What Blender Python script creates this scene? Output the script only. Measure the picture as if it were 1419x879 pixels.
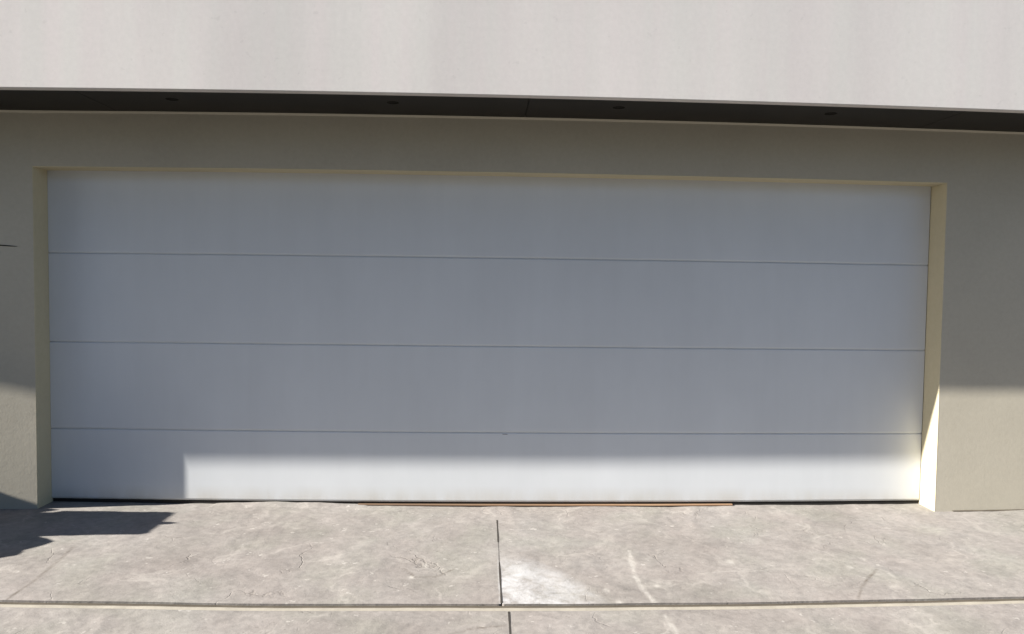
import bpy, bmesh, math, random
from mathutils import Vector, Matrix, noise
random.seed(7)
for o in list(bpy.data.objects): bpy.data.objects.remove(o)
S = bpy.context.scene
C = S.collection
R = math.radians

# ------------------------------------------------------------------ camera
F, CX, CY, CZ, YAW, PITCH, ROLL = 1059.9, -0.087, -4.7875, 1.395, 0.0375, -0.0447, -0.0132
cam_d = bpy.data.cameras.new('camera')
cam = bpy.data.objects.new('camera', cam_d); C.objects.link(cam)
f0 = Vector((math.sin(YAW), math.cos(YAW), 0)); r0 = Vector((math.cos(YAW), -math.sin(YAW), 0)); zz = Vector((0, 0, 1))
fw = f0*math.cos(PITCH) + zz*math.sin(PITCH); up = -f0*math.sin(PITCH) + zz*math.cos(PITCH)
ax = r0*math.cos(ROLL) - up*math.sin(ROLL); ay = r0*math.sin(ROLL) + up*math.cos(ROLL); az = -fw
cam.matrix_world = Matrix(((ax.x, ay.x, az.x, CX), (ax.y, ay.y, az.y, CY), (ax.z, ay.z, az.z, CZ), (0, 0, 0, 1)))
cam_d.sensor_width = 36; cam_d.sensor_fit = 'HORIZONTAL'; cam_d.lens = 36*F/1419
cam_d.clip_start = 0.05; cam_d.clip_end = 2000
S.camera = cam

# ------------------------------------------------------------------ sky, sun, exposure
AZ = 79.8                                   # degrees of the sun to the left of the wall's normal
EL = math.degrees(math.atan(2.96*math.cos(R(AZ))))
to_sun = Vector((-math.sin(R(AZ))*math.cos(R(EL)), -math.cos(R(AZ))*math.cos(R(EL)), math.sin(R(EL))))
W = bpy.data.worlds.new('World'); S.world = W; W.use_nodes = True
nt = W.node_tree; nt.nodes.clear()
sky = nt.nodes.new('ShaderNodeTexSky'); sky.sky_type = 'NISHITA'; sky.sun_disc = False
sky.sun_elevation = R(EL); sky.sun_rotation = math.atan2(to_sun.x, to_sun.y)
sky.air_density = 0.75; sky.dust_density = 0.9; sky.ozone_density = 0.9; sky.altitude = 400
bg = nt.nodes.new('ShaderNodeBackground'); bg.inputs[1].default_value = 0.057
wo = nt.nodes.new('ShaderNodeOutputWorld')
nt.links.new(sky.outputs[0], bg.inputs[0]); nt.links.new(bg.outputs[0], wo.inputs[0])
sd = bpy.data.lights.new('sun', 'SUN'); sd.energy = 5.0; sd.angle = R(0.53); sd.color = (1.0, 0.955, 0.885)
sun = bpy.data.objects.new('sun', sd); C.objects.link(sun)
sun.rotation_euler = to_sun.to_track_quat('Z', 'Y').to_euler()
S.view_settings.view_transform = 'Standard'; S.view_settings.look = 'None'
S.view_settings.exposure = 1.81; S.view_settings.gamma = 1; S.view_settings.use_curve_mapping = False

# ------------------------------------------------------------------ measures (metres)
HW = 2.75            # half width of the opening
RV = 0.16            # depth of the reveal: door face at y=0, wall face at y=-RV
FY = -0.71           # face of the overhanging upper wall
SZ = 2.366           # soffit height
OZ = 2.043           # head of the opening

def camber(x): return max(-0.4, 1 - (x/HW)**2)
def house_z(x, y, z): return z + 0.0165*(z - 1.15)*camber(x)          # slight camber of beams and sag of the sill
def ground_z(x, y): return -camber(x)*(0.019 + 0.0125*min(3.0, max(0.0, -y)))

# ------------------------------------------------------------------ helpers
def link(name, me, mat, parent=None, smooth=False):
    o = bpy.data.objects.new(name, me); C.objects.link(o)
    if mat is not None: me.materials.append(mat)
    if parent is not None: o.parent = parent
    if smooth:
        for p in me.polygons: p.use_smooth = True
    return o
def obj(name, bm, mat, parent=None, smooth=False, weld=True):
    if weld: bmesh.ops.remove_doubles(bm, verts=bm.verts, dist=1e-5)
    bmesh.ops.recalc_face_normals(bm, faces=bm.faces)
    me = bpy.data.meshes.new(name); bm.to_mesh(me); bm.free()
    return link(name, me, mat, parent, smooth)
def empty(name, loc, label, cat, group=None):
    o = bpy.data.objects.new(name, None); C.objects.link(o); o.location = loc
    tag(o, label, cat, group); return o
def tag(o, label, cat, group=None):
    o['label'] = label; o['category'] = cat
    if group: o['group'] = group
def sweep(bm, prof, x0, x1, n, warp=house_z):
    """a closed (y,z) profile carried along x from x0 to x1"""
    rows = []
    for i in range(n+1):
        x = x0 + (x1-x0)*i/n
        rows.append([bm.verts.new((x, y, warp(x, y, z) if warp else z)) for y, z in prof])
    k = len(prof)
    for a, b in zip(rows, rows[1:]):
        for j in range(k): bm.faces.new((a[j], a[(j+1) % k], b[(j+1) % k], b[j]))
    bm.faces.new(rows[0]); bm.faces.new(rows[-1][::-1])
def prism(bm, poly, z0, z1, nz=12, warp=house_z):
    """a closed (x,y) outline carried up from z0 to z1"""
    rows = []
    for i in range(nz+1):
        z = z0 + (z1-z0)*i/nz
        rows.append([bm.verts.new((x, y, warp(x, y, z) if warp else z)) for x, y in poly])
    k = len(poly)
    for a, b in zip(rows, rows[1:]):
        for j in range(k): bm.faces.new((a[j], a[(j+1) % k], b[(j+1) % k], b[j]))
    bm.faces.new(rows[0]); bm.faces.new(rows[-1][::-1])
def box(bm, x0, x1, y0, y1, z0, z1): prism(bm, [(x0, y0), (x1, y0), (x1, y1), (x0, y1)], z0, z1, 1, None)
def rect(y0, y1, z0, z1, b=0.0):
    if not b: return [(y0, z0), (y1, z0), (y1, z1), (y0, z1)]
    return [(y0+b, z0), (y1, z0), (y1, z1), (y0+b, z1), (y0, z1-b), (y0, z0+b)]
def lathe(bm, cx, cy, prof, n=24):
    rows = []
    for r, z in prof:
        rows.append([bm.verts.new((cx + r*math.cos(2*math.pi*i/n), cy + r*math.sin(2*math.pi*i/n), z)) for i in range(n)])
    for a, b in zip(rows, rows[1:]):
        for j in range(n): bm.faces.new((a[j], a[(j+1) % n], b[(j+1) % n], b[j]))
    bm.faces.new(rows[0]); bm.faces.new(rows[-1][::-1])

# ------------------------------------------------------------------ materials
class M:
    def __init__(s, name, rough=0.8, spec=0.3):
        s.m = bpy.data.materials.new(name); s.m.use_nodes = True
        s.t = s.m.node_tree; s.b = s.t.nodes['Principled BSDF']
        s.b.inputs['Roughness'].default_value = rough; s.b.inputs['Specular IOR Level'].default_value = spec
        s.co = s.n('ShaderNodeTexCoord').outputs['Object']
    def n(s, k, **kw):
        x = s.t.nodes.new(k)
        for a, v in kw.items(): setattr(x, a, v)
        return x
    def l(s, a, b): s.t.links.new(a, b)
    def scale(s, v):
        x = s.n('ShaderNodeMapping'); x.inputs['Scale'].default_value = v; s.l(s.co, x.inputs[0]); return x.outputs[0]
    def noise(s, sc, det=4, rough=0.55, vec=None, dist=0.0):
        x = s.n('ShaderNodeTexNoise'); x.inputs['Scale'].default_value = sc; x.inputs['Detail'].default_value = det
        x.inputs['Roughness'].default_value = rough; x.inputs['Distortion'].default_value = dist
        s.l(vec or s.co, x.inputs['Vector']); return x.outputs['Fac']
    def ramp(s, f, stops):
        x = s.n('ShaderNodeValToRGB'); e = x.color_ramp.elements
        while len(e) < len(stops): e.new(0.5)
        for q, (p, c) in zip(e, stops):
            q.position = p; q.color = (*c, 1) if isinstance(c, tuple) else (c, c, c, 1)
        s.l(f, x.inputs[0]); return x.outputs[0]
    def mix(s, f, a, b, mode='MIX'):
        x = s.n('ShaderNodeMix', data_type='RGBA', blend_type=mode)
        for v, i in ((f, 0), (a, 6), (b, 7)):
            if isinstance(v, (int, float)): x.inputs[i].default_value = v if i == 0 else (v, v, v, 1)
            elif isinstance(v, tuple): x.inputs[i].default_value = (*v, 1)
            else: s.l(v, x.inputs[i])
        return x.outputs[2]
    def attr(s, name):
        x = s.n('ShaderNodeAttribute'); x.attribute_name = name; return x.outputs['Fac']
    def color(s, v):
        if isinstance(v, tuple): s.b.inputs['Base Color'].default_value = (*v, 1)
        else: s.l(v, s.b.inputs['Base Color'])
    def bump(s, h, strength, dist):
        x = s.n('ShaderNodeBump'); x.inputs['Strength'].default_value = strength; x.inputs['Distance'].default_value = dist
        s.l(h, x.inputs['Height'])
        if s.b.inputs['Normal'].is_linked: s.l(s.b.inputs['Normal'].links[0].from_socket, x.inputs['Normal'])
        s.l(x.outputs[0], s.b.inputs['Normal'])

def plaster(name, c, streak=0.0, mottle=0.10, bump=0.2):
    m = M(name, 0.92, 0.15)
    big = m.ramp(m.noise(1.3, 5, 0.6), [(0.3, 1-mottle), (0.7, 1.0)])
    col = m.mix(1.0, c, big, 'MULTIPLY')
    if streak:
        v = m.ramp(m.noise(1.0, 4, 0.55, m.scale((2.3, 2.3, 0.22))), [(0.32, tuple(1-streak*k for k in (1.0, 0.98, 0.95))), (0.62, (1.0, 1.0, 1.0))])
        col = m.mix(1.0, col, v, 'MULTIPLY')
        w = m.ramp(m.noise(1.0, 2, 0.5, m.scale((9.0, 9.0, 0.3))), [(0.35, (0.985, 1.0, 0.985)), (0.65, (1.0, 0.985, 0.985))])
        col = m.mix(1.0, col, w, 'MULTIPLY')
        sp = m.ramp(m.noise(26, 2, 0.5), [(0.24, 0.86), (0.30, 1.0)])
        col = m.mix(0.5, col, m.mix(1.0, col, sp, 'MULTIPLY'))
    col = m.mix(1.0, col, m.ramp(m.noise(38, 4, 0.7), [(0.3, 0.955), (0.7, 1.025)]), 'MULTIPLY')
    m.color(col)
    m.bump(m.noise(32, 3, 0.6), bump*0.8, 0.002)
    m.bump(m.noise(90, 3, 0.6), bump, 0.002)
    m.bump(m.noise(5, 3, 0.5), bump, 0.004)
    return m.m
M_wall = plaster('beige_plaster', (0.437, 0.403, 0.328))
M_frame = plaster('yellow_beige_reveal', (0.48, 0.43, 0.300))
M_upper = plaster('pale_plaster', (0.595, 0.563, 0.54), streak=0.11, mottle=0.035, bump=0.08)

m = M('door_paint', 0.42, 0.35)
c = m.mix(1.0, (0.592, 0.612, 0.628), m.ramp(m.noise(2.2, 4, 0.6, m.scale((1, 1, 0.5))), [(0.3, 0.93), (0.7, 1.0)]), 'MULTIPLY')
c = m.mix(1.0, c, m.ramp(m.noise(1.0, 4, 0.6, m.scale((13, 13, 0.5))), [(0.32, 0.986), (0.62, 1.0)]), 'MULTIPLY')      # faint rain runs
low = m.n('ShaderNodeSeparateXYZ'); m.l(m.co, low.inputs[0])
mr = m.n('ShaderNodeMapRange'); mr.inputs[1].default_value = 0.03; mr.inputs[2].default_value = 0.11
m.l(low.outputs[2], mr.inputs[0])
g = m.ramp(m.noise(7, 4, 0.6, m.scale((1, 1, 0.3))), [(0.35, (0.86, 0.82, 0.76)), (0.75, (1.0, 1.0, 1.0))])      # splashed dust near the bottom
c = m.mix(mr.outputs[0], m.mix(1.0, c, g, 'MULTIPLY'), c)
m.color(c); m.bump(m.noise(120, 2, 0.5), 0.03, 0.001); m.bump(m.noise(1.6, 2, 0.5), 0.10, 0.010)
M_door = m.m

def plain(name, c, rough=0.7, spec=0.3, var=0.25, sc=12, bump=0.15):
    m = M(name, rough, spec)
    m.color(m.mix(1.0, c, m.ramp(m.noise(sc, 4, 0.6), [(0.3, 1-var), (0.7, 1.0)]), 'MULTIPLY'))
    m.bump(m.noise(sc*6, 3, 0.6), bump, 0.002); return m.m
M_dark = plain('dark_interior', (0.02, 0.02, 0.02), 0.9, 0.1)
M_soffit = plain('dark_soffit_paint', (0.017, 0.0148, 0.012), 0.6, 0.3, 0.25, 3, 0.03)
M_soffit_fit = plain('black_metal', (0.014, 0.0125, 0.010), 0.9, 0.1)
M_rubber = plain('black_rubber', (0.018, 0.016, 0.014), 0.75, 0.3)
M_green = plain('green_bin_plastic', (0.03, 0.09, 0.05), 0.5, 0.4, 0.15)
M_sack = plain('black_sack_plastic', (0.015, 0.015, 0.017), 0.35, 0.5, 0.15)
M_track = plain('galvanised_steel', (0.25, 0.25, 0.25), 0.5, 0.5)
m = M('bare_wood', 0.75, 0.2)
gr = m.noise(3.0, 4, 0.6, m.scale((0.8, 30, 30)))
wx = m.n('ShaderNodeSeparateXYZ'); m.l(m.co, wx.inputs[0])
wr = m.n('ShaderNodeMapRange'); wr.inputs[1].default_value = -0.6; wr.inputs[2].default_value = 0.9; m.l(wx.outputs[0], wr.inputs[0])
m.color(m.mix(wr.outputs[0], (0.13, 0.085, 0.055), m.ramp(gr, [(0.25, (0.15, 0.09, 0.055)), (0.5, (0.24, 0.15, 0.09)), (0.75, (0.32, 0.22, 0.14))])))   # weathered at its left end
m.bump(gr, 0.2, 0.002); M_wood = m.m

m = M('stamped_concrete', 0.8, 0.3)
n1 = m.noise(1.1, 6, 0.62, None, 0.6); n2 = m.noise(3.6, 6, 0.66, None, 0.5); n3 = m.noise(26, 5, 0.7, None, 0.15)
c = m.ramp(n1, [(0.30, (0.190, 0.172, 0.157)), (0.5, (0.221, 0.203, 0.187)), (0.70, (0.240, 0.225, 0.210))])
c = m.mix(1.0, c, m.ramp(n2, [(0.28, 0.80), (0.48, 0.97), (0.72, 1.10)]), 'MULTIPLY')
c = m.mix(1.0, c, m.ramp(n3, [(0.30, 0.80), (0.55, 1.0), (0.72, 1.13)]), 'MULTIPLY')
tint = m.ramp(m.noise(2.4, 3, 0.5), [(0.36, (0.965, 1.0, 0.965)), (0.5, (1, 1, 1)), (0.64, (1.0, 0.98, 0.985))])
c = m.mix(0.8, c, m.mix(1.0, c, tint, 'MULTIPLY'))
# pale mineral streaks and the bleached patch
vo = m.n('ShaderNodeTexVoronoi', feature='DISTANCE_TO_EDGE'); vo.inputs['Scale'].default_value = 2.1
wn = m.n('ShaderNodeTexNoise'); wn.inputs['Scale'].default_value = 2.2; wn.inputs['Detail'].default_value = 5; m.l(m.co, wn.inputs['Vector'])
wv = m.n('ShaderNodeVectorMath', operation='MULTIPLY_ADD'); m.l(wn.outputs['Color'], wv.inputs[0]); wv.inputs[1].default_value = (0.9, 0.9, 0.9); m.l(m.co, wv.inputs[2])
m.l(wv.outputs[0], vo.inputs['Vector'])
edge = m.ramp(vo.outputs['Distance'], [(0.0, 1.0), (0.045, 0.0)])
gate = m.ramp(m.noise(3.1, 3, 0.6), [(0.48, 0.0), (0.62, 1.0)])
ev = m.mix(1.0, edge, gate, 'MULTIPLY')
c = m.mix(m.mix(1.0, ev, 0.35, 'MULTIPLY'), c, (0.36, 0.335, 0.305))
v2 = m.n('ShaderNodeTexVoronoi', feature='DISTANCE_TO_EDGE'); v2.inputs['Scale'].default_value = 3.7
wv2 = m.n('ShaderNodeVectorMath', operation='MULTIPLY_ADD'); m.l(wn.outputs['Color'], wv2.inputs[0]); wv2.inputs[1].default_value = (0.55, 0.55, 0.3); m.l(m.co, wv2.inputs[2])
m.l(wv2.outputs[0], v2.inputs['Vector'])
cre = m.mix(1.0, m.ramp(v2.outputs['Distance'], [(0.0, 1.0), (0.016, 0.0)]), m.ramp(m.noise(2.7, 3, 0.6, m.scale((1, 1, 5))), [(0.53, 0.0), (0.66, 1.0)]), 'MULTIPLY')
c = m.mix(m.mix(1.0, cre, 0.45, 'MULTIPLY'), c, (0.12, 0.105, 0.09))
pore = m.ramp(m.noise(75, 2, 0.5), [(0.27, 1.0), (0.33, 0.0)])
c = m.mix(m.mix(1.0, pore, 0.5, 'MULTIPLY'), c, (0.11, 0.10, 0.085))
chip = m.ramp(m.noise(19, 3, 0.65), [(0.66, 0.0), (0.71, 1.0)])
c = m.mix(m.mix(1.0, chip, 0.5, 'MULTIPLY'), c, (0.38, 0.36, 0.33))
brk = m.ramp(m.noise(11, 5, 0.7, None, 0.6), [(0.36, 0.15), (0.62, 1.0)])
c = m.mix(m.mix(1.0, m.attr('pale'), brk, 'MULTIPLY'), c, (0.36, 0.355, 0.355))
c = m.mix(m.mix(1.0, m.attr('vein'), brk, 'MULTIPLY'), c, (0.37, 0.35, 0.32))
c = m.mix(m.mix(1.0, m.attr('crack'), brk, 'MULTIPLY'), c, (0.09, 0.075, 0.06))
m.color(c)
m.bump(n3, 0.5, 0.004); m.bump(n2, 0.4, 0.012); m.bump(m.mix(1.0, cre, 1.0, 'DIFFERENCE'), 0.5, 0.004); m.bump(m.noise(160, 2, 0.6), 0.25, 0.0015)
m.l(m.ramp(n2, [(0.3, 0.88), (0.7, 0.68)]), m.b.inputs['Roughness'])
M_conc = m.m
M_groove = plain('joint_dirt', (0.10, 0.085, 0.065), 0.95, 0.1, 0.35, 9, 0.5)
M_cut = plain('saw_cut_dirt', (0.05, 0.045, 0.04), 0.95, 0.1, 0.3, 9, 0.3)
M_nose = plain('tooled_cement_edge', (0.29, 0.265, 0.22), 0.8, 0.2, 0.22, 14, 0.3)
M_asphalt = plain('asphalt', (0.05, 0.05, 0.05), 0.9, 0.2, 0.2, 4, 0.3)
M_leaf = plain('screen_leaves', (0.045, 0.07, 0.025), 0.8, 0.2, 0.6, 9, 0.8)
M_ground = plain('grey_ground', (0.12, 0.115, 0.10), 0.95, 0.1, 0.3, 0.6, 0.3)

# ------------------------------------------------------------------ ground and driveway
bm = bmesh.new()
for a in range(1): bmesh.ops.create_grid(bm, x_segments=8, y_segments=8, size=700)
g = obj('ground', bm, M_ground); g.location.z = -0.12; g['kind'] = 'structure'

def poly_dist(px, py, pts):
    best = 9
    for (x0, y0), (x1, y1) in zip(pts, pts[1:]):
        dx, dy = x1-x0, y1-y0; t = max(0, min(1, ((px-x0)*dx+(py-y0)*dy)/(dx*dx+dy*dy)))
        best = min(best, math.hypot(px-x0-t*dx, py-y0-t*dy))
    return best
VEINS = [[(0.705, -0.79), (0.669, -1.13), (0.677, -1.293), (0.708, -1.496)], [(0.712, -1.56), (0.714, -1.61), (0.724, -1.70), (0.718, -1.9)]]
CRACKS = [[(-2.153, -1.49), (-2.15, -1.24), (-2.177, -0.98), (-2.205, -0.79)], [(-0.30, -1.9), (-0.272, -1.807), (-0.233, -1.737), (-0.132, -1.678), (0.019, -1.645)],
          [(1.641, -1.414), (1.72, -1.29), (1.77, -1.226), (1.897, -1.086)], [(-0.47, -1.02), (-0.40, -1.13), (-0.30, -1.12), (-0.22, -1.03)]]
SPOTS = [(1.895, -0.944, .035), (1.78, -1.046, .03), (-0.363, -0.984, .03), (-0.421, -1.129, .03), (0.50, -1.30, .035), (0.54, -1.43, .03), (0.75, -1.25, .03), (1.2, -0.95, .04)]
def relief(x, y):
    w = noise.noise_vector(Vector((x*1.7, y*1.7, 3.1)))
    p = Vector((x + 0.25*w.x, y + 0.25*w.y, 0))
    a = noise.ridged_multi_fractal(p*1.6, 1.0, 2.1, 5, 1.0, 2.0)
    b = noise.fractal(p*6.0 + Vector((9, 2, 5)), 1.0, 2.0, 4)
    return 0.0036*(a-1.2) + 0.0022*b
def joint_line(x): return -1.432 + 0.009*noise.noise(Vector((x*1.5, 0, 8)))     # far lip of the cross joint
def slab(bm, lay, x0, x1, nx, y_lo, y_hi, ny, fine=True):
    """one cast slab: y_lo / y_hi are functions of x; rounded, slightly chipped rims"""
    rows = []
    for j in range(ny+1):
        row = []
        for i in range(nx+1):
            x = x0 + (x1-x0)*i/nx; ya = y_lo(x); yb = y_hi(x); y = ya + (yb-ya)*j/ny
            e = min(y-ya, yb-y) + (0.006 if fine else 0)
            rim = 0.005*max(0, 1-e/0.014)**2
            z = ground_z(x, y) + (relief(x, y)*min(1, 0.25 + min(y-ya, yb-y)/0.12, 0.25 + min(abs(x-x0), abs(x1-x))/0.12) if fine else 0) - rim
            if y > -0.08 and -1.75 < x < -0.8: z += 0.020*math.exp(-((y+0.004)/0.022)**2)*math.sin(math.pi*min(1, max(0, (x+1.75)/0.95)))**0.4
            v = bm.verts.new((x, y, z))
            pale = max(0, 1 - (((x-0.06)/0.46)**2 + max(0, (x-0.05-(-y-0.80)*0.62))**2*25 + ((y+1.40)/0.58)**2)) if x > 0.0 and y > -1.50 else 0
            vein = max([max(0, 1 - poly_dist(x, y, q)/(0.016 + 0.012*noise.noise(Vector((x*9, y*9, 0))))) for q in VEINS])
            vein = max([vein] + [max(0, 1 - math.hypot((x-a), (y-b)*0.55)/(r*0.62)) for a, b, r in SPOTS])
            crack = max(max(0, 1 - (poly_dist(x, y, q) + 0.006*noise.noise(Vector((x*30, y*30, 2))))/0.011) for q in CRACKS)
            v[lay[0]] = min(1, pale*1.3); v[lay[1]] = min(0.85, vein*1.2); v[lay[2]] = min(1, crack)
            row.append(v)
        rows.append(row)
    for a, b in zip(rows, rows[1:]):
        for i in range(nx): bm.faces.new((a[i], a[i+1], b[i+1], b[i]))
    loop = rows[0] + [r[-1] for r in rows[1:]] + rows[-1][-2::-1] + [r[0] for r in rows[-2:0:-1]]
    loop = [bm.verts.new(v.co) for v in loop]
    low = [bm.verts.new((v.co.x, v.co.y, v.co.z-0.07)) for v in loop]      # skirt of its own, so the rim stays crisp
    for k in range(len(loop)):
        q = (k+1) % len(loop); bm.faces.new((loop[k], low[k], low[q], loop[q]))
bm = bmesh.new(); lay = [bm.verts.layers.float.new(k) for k in ('pale', 'vein', 'crack')]
YB = lambda x: 0.09
JW = 0.046
near_top = lambda x: joint_line(x) - JW - 0.026
cj = 0.006
slab(bm, lay, -3.4, 0.006, 300, joint_line, YB, 130)
slab(bm, lay, 0.006+cj, 3.4, 300, joint_line, YB, 130)
slab(bm, lay, -3.4, 0.034, 280, lambda x: -2.4, near_top, 66)
slab(bm, lay, 0.034+cj+0.002, 3.4, 280, lambda x: -2.4, near_top, 66)
for s in (-1, 1):
    xa, xb = sorted((s*3.412, s*9.0))
    slab(bm, lay, xa, xb, 24, joint_line, YB, 10, False); slab(bm, lay, xa, xb, 24, lambda x: -2.4, near_top, 8, False)
d = obj('driveway', bm, M_conc, smooth=True, weld=False); d['kind'] = 'structure'
bm = bmesh.new()                                    # dirt that lies in the joints
for x0, x1, ya, yb in ((-0.03, 0.08, -1.49, 0.05), (-0.03, 0.10, -2.4, -1.5)):
    pass
n = 160
vs = []
for i in range(n+1):
    x = -3.4 + 6.8*i/n; y = joint_line(x); z = ground_z(x, y)
    vs.append([bm.verts.new((x, y+0.01, z-0.014)), bm.verts.new((x, y-JW*0.5, z-0.006+0.002*noise.noise(Vector((x*6, 1, 1))))), bm.verts.new((x, y-JW-0.008, z-0.006))])
for a, b in zip(vs, vs[1:]):
    for j in range(2): bm.faces.new((a[j], a[j+1], b[j+1], b[j]))
for i in range(31):                                  # dark strip for the thin gap where the right pier meets the slab
    x = 2.86 + 0.55*i/30; q = ground_z(x, -RV)
    c0 = (bm.verts.new((x, -RV-0.010, q+0.001)), bm.verts.new((x, -RV-0.002, q+0.006+0.003*noise.noise(Vector((x*9, 0, 0))))))
    if i: bm.faces.new((pp[0], c0[0], c0[1], pp[1]))
    pp = c0
jd = obj('driveway_joint', bm, M_groove, smooth=True); jd['kind'] = 'structure'
def cut(name, mat, ya, yb, xc, wd0, dz, n=90):        # what lies in the saw cut down the middle
    bm = bmesh.new(); pv = []
    for i in range(n+1):
        y = ya + (yb-ya)*i/n
        h = 0.001 + dz
        wd = wd0*(0.8 + 0.5*noise.noise(Vector((y*8, 1.2, 0))))
        if mat is M_cut and noise.noise(Vector((y*5.5, 4.4, 0))) > 0.40: wd = 0.0008
        pv.append((bm.verts.new((xc-wd, y, ground_z(xc, y)+h)), bm.verts.new((xc+wd, y, ground_z(xc, y)+h))))
    for a, b in zip(pv, pv[1:]): bm.faces.new((a[0], b[0], b[1], a[1]))
    o = obj(name, bm, mat); o['kind'] = 'structure'; return o
cut('saw_cut', M_cut, -1.425, -0.28, 0.009, 0.005, 0.0)
cut('saw_cut', M_cut, -2.4, -1.515, 0.0385, 0.005, 0.0)
cut('driveway_patch', M_conc, -1.425, 0.09, 0.009, 0.007, -0.0012)
cut('driveway_patch', M_conc, -2.4, -1.515, 0.0385, 0.007, -0.0012)
bm = bmesh.new(); vs = []
for i in range(n*2+1):                              # pale tooled lip on the near side of the cross joint
    x = -3.4 + 6.8*i/(n*2); y = joint_line(x) - JW; z = ground_z(x, y) + 0.0015*noise.noise(Vector((x*7, 2, 2)))
    w = 0.027 + 0.003*noise.noise(Vector((x*4, 6, 1)))
    vs.append([bm.verts.new((x, y - w*t, z + h)) for t, h in ((0.0, -0.022), (0.04, -0.003), (0.25, 0.003), (0.6, 0.002), (1.06, -0.007))])
for a, b in zip(vs, vs[1:]):
    for j in range(4): bm.faces.new((a[j], a[j+1], b[j+1], b[j]))
lp = obj('driveway_edging', bm, M_nose, smooth=True); lp['kind'] = 'structure'

# ------------------------------------------------------------------ the house
house = empty('house', (0, 0, 0), 'beige plastered house front with wide white garage door under an overhanging upper storey', 'house')
TL = math.tan(R(4.3))
bm = bmesh.new()
yc = -RV + 0.012
def wy(x):                                                       # left pier turns slightly towards the street
    if x < -HW: return max(-0.32, yc - (-HW-x)*TL)
    if x < HW: return yc + (-RV-yc)*(x+HW)/(2*HW)
    return -RV
xs = [-7.5, -6.0, -4.6, -4.0, -3.4, -3.1, -2.9, -HW] + [-HW + 2*HW*i/40 for i in range(1, 40)] + [HW, 2.9, 3.2, 3.6, 4.3, 6.0, 8.0]
zl = [-0.10, 0.15, 0.4, 0.8, 1.2, 1.6, 1.9, OZ, 2.2, SZ+0.03]
V = [[bm.verts.new((x, wy(x), house_z(x, 0, z))) for z in zl] for x in xs]
iL, iR, kO = xs.index(-HW), xs.index(HW), zl.index(OZ)
for i in range(len(xs)-1):
    for k in range(len(zl)-1):
        if iL <= i < iR and k < kO: continue
        bm.faces.new((V[i][k], V[i+1][k], V[i+1][k+1], V[i][k+1]))
rim = [V[iL][k] for k in range(kO)] + [V[i][kO] for i in range(iL, iR+1)] + [V[iR][k] for k in range(kO-1, -1, -1)]
rimco = [v.co.copy() for v in rim]
wall = obj('wall', bm, M_wall, house)
bm = bmesh.new(); prev = None                                    # yellower lining of the reveal, with a rounded arris
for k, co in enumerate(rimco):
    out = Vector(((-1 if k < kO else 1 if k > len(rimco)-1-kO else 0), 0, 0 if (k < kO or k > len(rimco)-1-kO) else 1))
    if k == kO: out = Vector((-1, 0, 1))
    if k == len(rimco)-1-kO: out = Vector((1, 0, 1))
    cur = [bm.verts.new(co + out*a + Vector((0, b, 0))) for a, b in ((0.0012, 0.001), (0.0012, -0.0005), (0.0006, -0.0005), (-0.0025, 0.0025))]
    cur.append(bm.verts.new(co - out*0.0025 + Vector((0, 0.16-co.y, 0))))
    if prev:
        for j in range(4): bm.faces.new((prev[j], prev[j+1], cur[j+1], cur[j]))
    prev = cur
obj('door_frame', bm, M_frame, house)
bm = bmesh.new()                                                  # small cove under the soffit
prev = None
for i in range(81):
    x = -7.4 + 15.3*i/80; y = wy(x)
    cur = [bm.verts.new((x, y+dy, house_z(x, 0, SZ+dz))) for dy, dz in ((0.002, -0.014), (-0.012, -0.001), (0.002, -0.001))]
    if prev:
        for j in range(3): bm.faces.new((prev[j], prev[(j+1) % 3], cur[(j+1) % 3], cur[j]))
    prev = cur
obj('cove', bm, M_wall, house)
bm = bmesh.new()                                                  # fine crack in the plaster of the left pier
pts = [(-3.25, 1.578), (-3.05, 1.574), (-2.93, 1.576), (-2.88, 1.573), (-2.84, 1.571)]
prev = None
for i, (x, z) in enumerate(pts):
    h = (0.006, 0.006, 0.006, 0.005, 0.001)[i]
    cur = [bm.verts.new((x, wy(x)+dy, z+dz)) for dy, dz in ((-0.003, -h/2), (-0.003, h/2), (0.02, h/2), (0.02, -h/2))]
    if prev:
        for j in range(4): bm.faces.new((prev[j], prev[(j+1) % 4], cur[(j+1) % 4], cur[j]))
    prev = cur
obj('wall_crack', bm, M_dark, house)
# upper storey with its dark soffit
bm = bmesh.new()
fz = SZ - 0.005
sweep(bm, [(FY+0.004, fz), (FY+0.05, fz), (FY+0.05, SZ+0.03), (6.0, SZ+0.03), (6.0, 5.4), (FY, 5.4), (FY, fz+0.004)], -8.5, 8.5, 60)
obj('upper_wall', bm, M_upper, house)
bm = bmesh.new()
for xa, xb in ((-8.5, -2.252), (-2.248, 0.146), (0.150, 2.546), (2.55, 8.45)):
    sweep(bm, [(FY+0.052, SZ), (-RV-0.004, SZ), (-RV-0.004, SZ+0.02), (FY+0.052, SZ+0.02)], xa, xb, 14)
obj('soffit', bm, M_soffit, house)
bm = bmesh.new(); box(bm, -8.6, 8.6, FY-0.05, 6.05, 5.4, 5.52); obj('roof', bm, M_upper, house)
bm = bmesh.new(); box(bm, -7.4, 7.9, 0.165, 5.9, -0.1, SZ+0.02); obj('garage_room', bm, M_dark, house)
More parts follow.
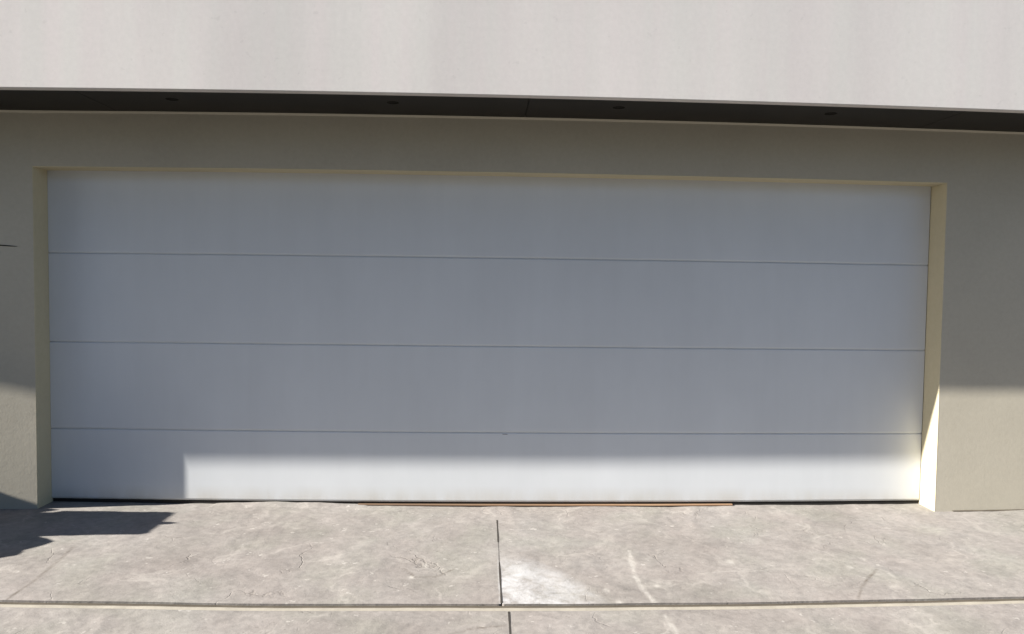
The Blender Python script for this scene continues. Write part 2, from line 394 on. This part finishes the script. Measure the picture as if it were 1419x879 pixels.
# the sectional garage door
gd = bpy.data.objects.new('garage_door', None); C.objects.link(gd); gd.parent = house
gd['label'] = 'wide white sectional garage door of four plain panels'
zs = [0.022, 0.4582, 0.9955, 1.5398, 2.075]
for k in range(4):
    bm = bmesh.new(); a, b = zs[k]+0.0011, zs[k+1]-0.0011
    sweep(bm, [(0.007, a), (0.045, a), (0.045, b), (0.004, b), (0.001, b-0.002), (0.0, b-0.005), (0.0, a+0.012), (0.0025, a+0.004)], -HW+0.0035, HW-0.007, 40)
    if k < 3: sweep(bm, [(0.0045, b+0.0002), (0.04, b+0.0002), (0.04, b+0.002), (0.0045, b+0.002)], -HW+0.01, HW-0.012, 40)
    obj('door_panel', bm, M_door, gd)
bm = bmesh.new(); sweep(bm, [(0.046, 0.03), (0.06, 0.03), (0.06, 2.1), (0.046, 2.1)], -HW+0.001, HW-0.001, 20); obj('door_backing', bm, M_dark, gd)
bm = bmesh.new(); sweep(bm, [(0.008, 0.002), (0.04, 0.002), (0.04, 0.0215), (0.008, 0.0215)], -HW+0.008, HW-0.01, 60, lambda x, y, z: house_z(x, y, z) + 0.002*noise.noise(Vector((x*3, 0, 0)))); obj('bottom_seal', bm, M_rubber, gd)
bm = bmesh.new(); box(bm, 0.042, 0.074, -0.002, 0.006, 0.4485, 0.4525)
lt = obj('latch', bm, M_track, gd); lt.location.z = house_z(0.06, 0, 0.455)-0.455

# ------------------------------------------------------------------ the other side of the forecourt
bm = bmesh.new(); box(bm, -9.0, 9.0, -2.56, -2.412, -0.2, -0.02)
bmesh.ops.bevel(bm, geom=[e for e in bm.edges if e.verts[0].co.z > -0.1 and e.verts[1].co.z > -0.1], offset=0.02, segments=2, affect='EDGES')
kb = obj('kerb', bm, M_nose); kb['kind'] = 'structure'
bm = bmesh.new(); box(bm, -60, 60, -14.5, -2.565, -0.16, -0.105)
rd = obj('road', bm, M_asphalt); rd['kind'] = 'structure'  # unseen dark asphalt, put in close to cut bounce light on the lintel
for x, w, h, lab in ((-13, 12, 13.0, 'tall added foliage screen, out of view, cutting sky light on the left'), (0, 12, 6.5, 'broad added foliage screen, out of view, cutting low sky light opposite the garage'), (13, 12, 3.6, 'lowest added foliage screen, out of view, cutting sky light on the right')):
    bm = bmesh.new(); bmesh.ops.create_grid(bm, x_segments=60, y_segments=40, size=1)
    for v in bm.verts:                                            # rounded foliage bank added out of view to cut sky light, open behind
        a = (v.co.y+1)/2*math.pi; X = v.co.x*w*0.52
        prof = Vector((X, -math.cos(a)*1.3, math.sin(a)**0.5*h if 0 < a < math.pi else 0))
        q = Vector((X*1.1 + x, prof.y*1.1, prof.z*1.1))
        v.co = prof + noise.noise_vector(q)*0.45 + noise.noise_vector(q*3.3)*0.22
    hg = obj('foliage_screen', bm, M_leaf); hg.location = (x, -17, -0.15); tag(hg, lab, 'foliage_screen', 'added sky screens across the road')

# ------------------------------------------------------------------ loose and small things
bm = bmesh.new()
sweep(bm, rect(-0.012, 0.007, 0.0, 0.010, 0.003), -0.86, 1.52, 40, lambda x, y, z: ground_z(x, y) + z + 0.0015)
ws = obj('wood_strip', bm, M_wood); tag(ws, 'bare orange brown wooden strip lying on concrete under the garage door', 'wood strip')

for k, (x, lab) in enumerate(((-1.81, 'leftmost of the small round dark fittings in the soffit'), (-0.603, 'second small round dark soffit fitting from the left'),
                              (0.66, 'third small round dark soffit fitting from the left'), (1.87, 'rightmost of the small round dark fittings in the soffit'))):
    z = house_z(x, -0.47, SZ)
    t = empty('soffit_fitting', (x, -0.47, z), lab, 'soffit fitting', 'round fittings along the soffit')
    bm = bmesh.new(); lathe(bm, 0, 0, [(0.02, 0.002), (0.034, 0.002), (0.034, -0.001), (0.027, -0.002), (0.025, -0.001)], 28); obj('rim', bm, M_soffit_fit, t, True)

def bin_():
    t = empty('wheelie_bin', (-4.05, -0.70, ground_z(-4.05, -0.7)), 'green wheeled rubbish bin standing by the left pier', 'bin')
    bm = bmesh.new()
    lo = [(-.24, -.14), (.24, -.14), (.24, .16), (-.24, .16)]; hi = [(-.30, -.18), (.30, -.18), (.30, .19), (-.30, .19)]
    a = [bm.verts.new((x, y, 0.04)) for x, y in lo]; b = [bm.verts.new((x, y, 0.90)) for x, y in hi]
    for j in range(4): bm.faces.new((a[j], a[(j+1) % 4], b[(j+1) % 4], b[j]))
    bm.faces.new(a); bm.faces.new(b)
    bmesh.ops.bevel(bm, geom=list(bm.edges), offset=0.02, segments=2, affect='EDGES')
    obj('bin_body', bm, M_green, t)
    bm = bmesh.new(); box(bm, -.315, .315, -.20, .205, 0.905, 0.955)
    bmesh.ops.bevel(bm, geom=list(bm.edges), offset=0.015, segments=2, affect='EDGES')
    obj('lid', bm, M_green, t)
    bm = bmesh.new(); box(bm, .316, .40, -0.02, 0.02, 0.91, 0.945); bmesh.ops.bevel(bm, geom=list(bm.edges), offset=0.008, segments=2, affect='EDGES')
    obj('handle', bm, M_green, t)
    for s in (-1, 1):
        bm = bmesh.new()
        bmesh.ops.create_cone(bm, segments=24, cap_ends=True, radius1=.10, radius2=.10, depth=.05, matrix=Matrix.Translation((-.2, s*.185, .10)) @ Matrix.Rotation(R(90), 4, 'X'))
        obj('wheel', bm, M_rubber, t)
bin_()
bm = bmesh.new()
bmesh.ops.create_icosphere(bm, subdivisions=4, radius=1)
for v in bm.verts:
    q = v.co.copy(); q = Vector([math.copysign(abs(k)**0.72, k) for k in q]); s = 1 + 0.10*noise.noise(q*2.2) + 0.03*noise.noise(q*7)
    v.co = Vector((q.x*0.29*s, q.y*0.26*s, max(0, 0.36 + q.z*(0.35 if q.z > 0 else 0.38)*s)))
sk = obj('rubbish_sack', bm, M_sack, None, True); sk.location = (-3.86, -1.01, ground_z(-3.86, -1.01)); tag(sk, 'full black plastic rubbish sack on the road side of the green bin', 'rubbish sack')
s2 = sk.copy(); C.objects.link(s2); s2.location = (-4.1, -0.42, ground_z(-4.1, -0.42)); s2.scale = (0.9, 0.42, 1.0)  # second sack, added out of view to cast shadow on the wall's foot
tag(s2, 'black rubbish sack squeezed between the green bin and the wall', 'rubbish sack', 'rubbish sacks by the bin'); sk['group'] = 'rubbish sacks by the bin'
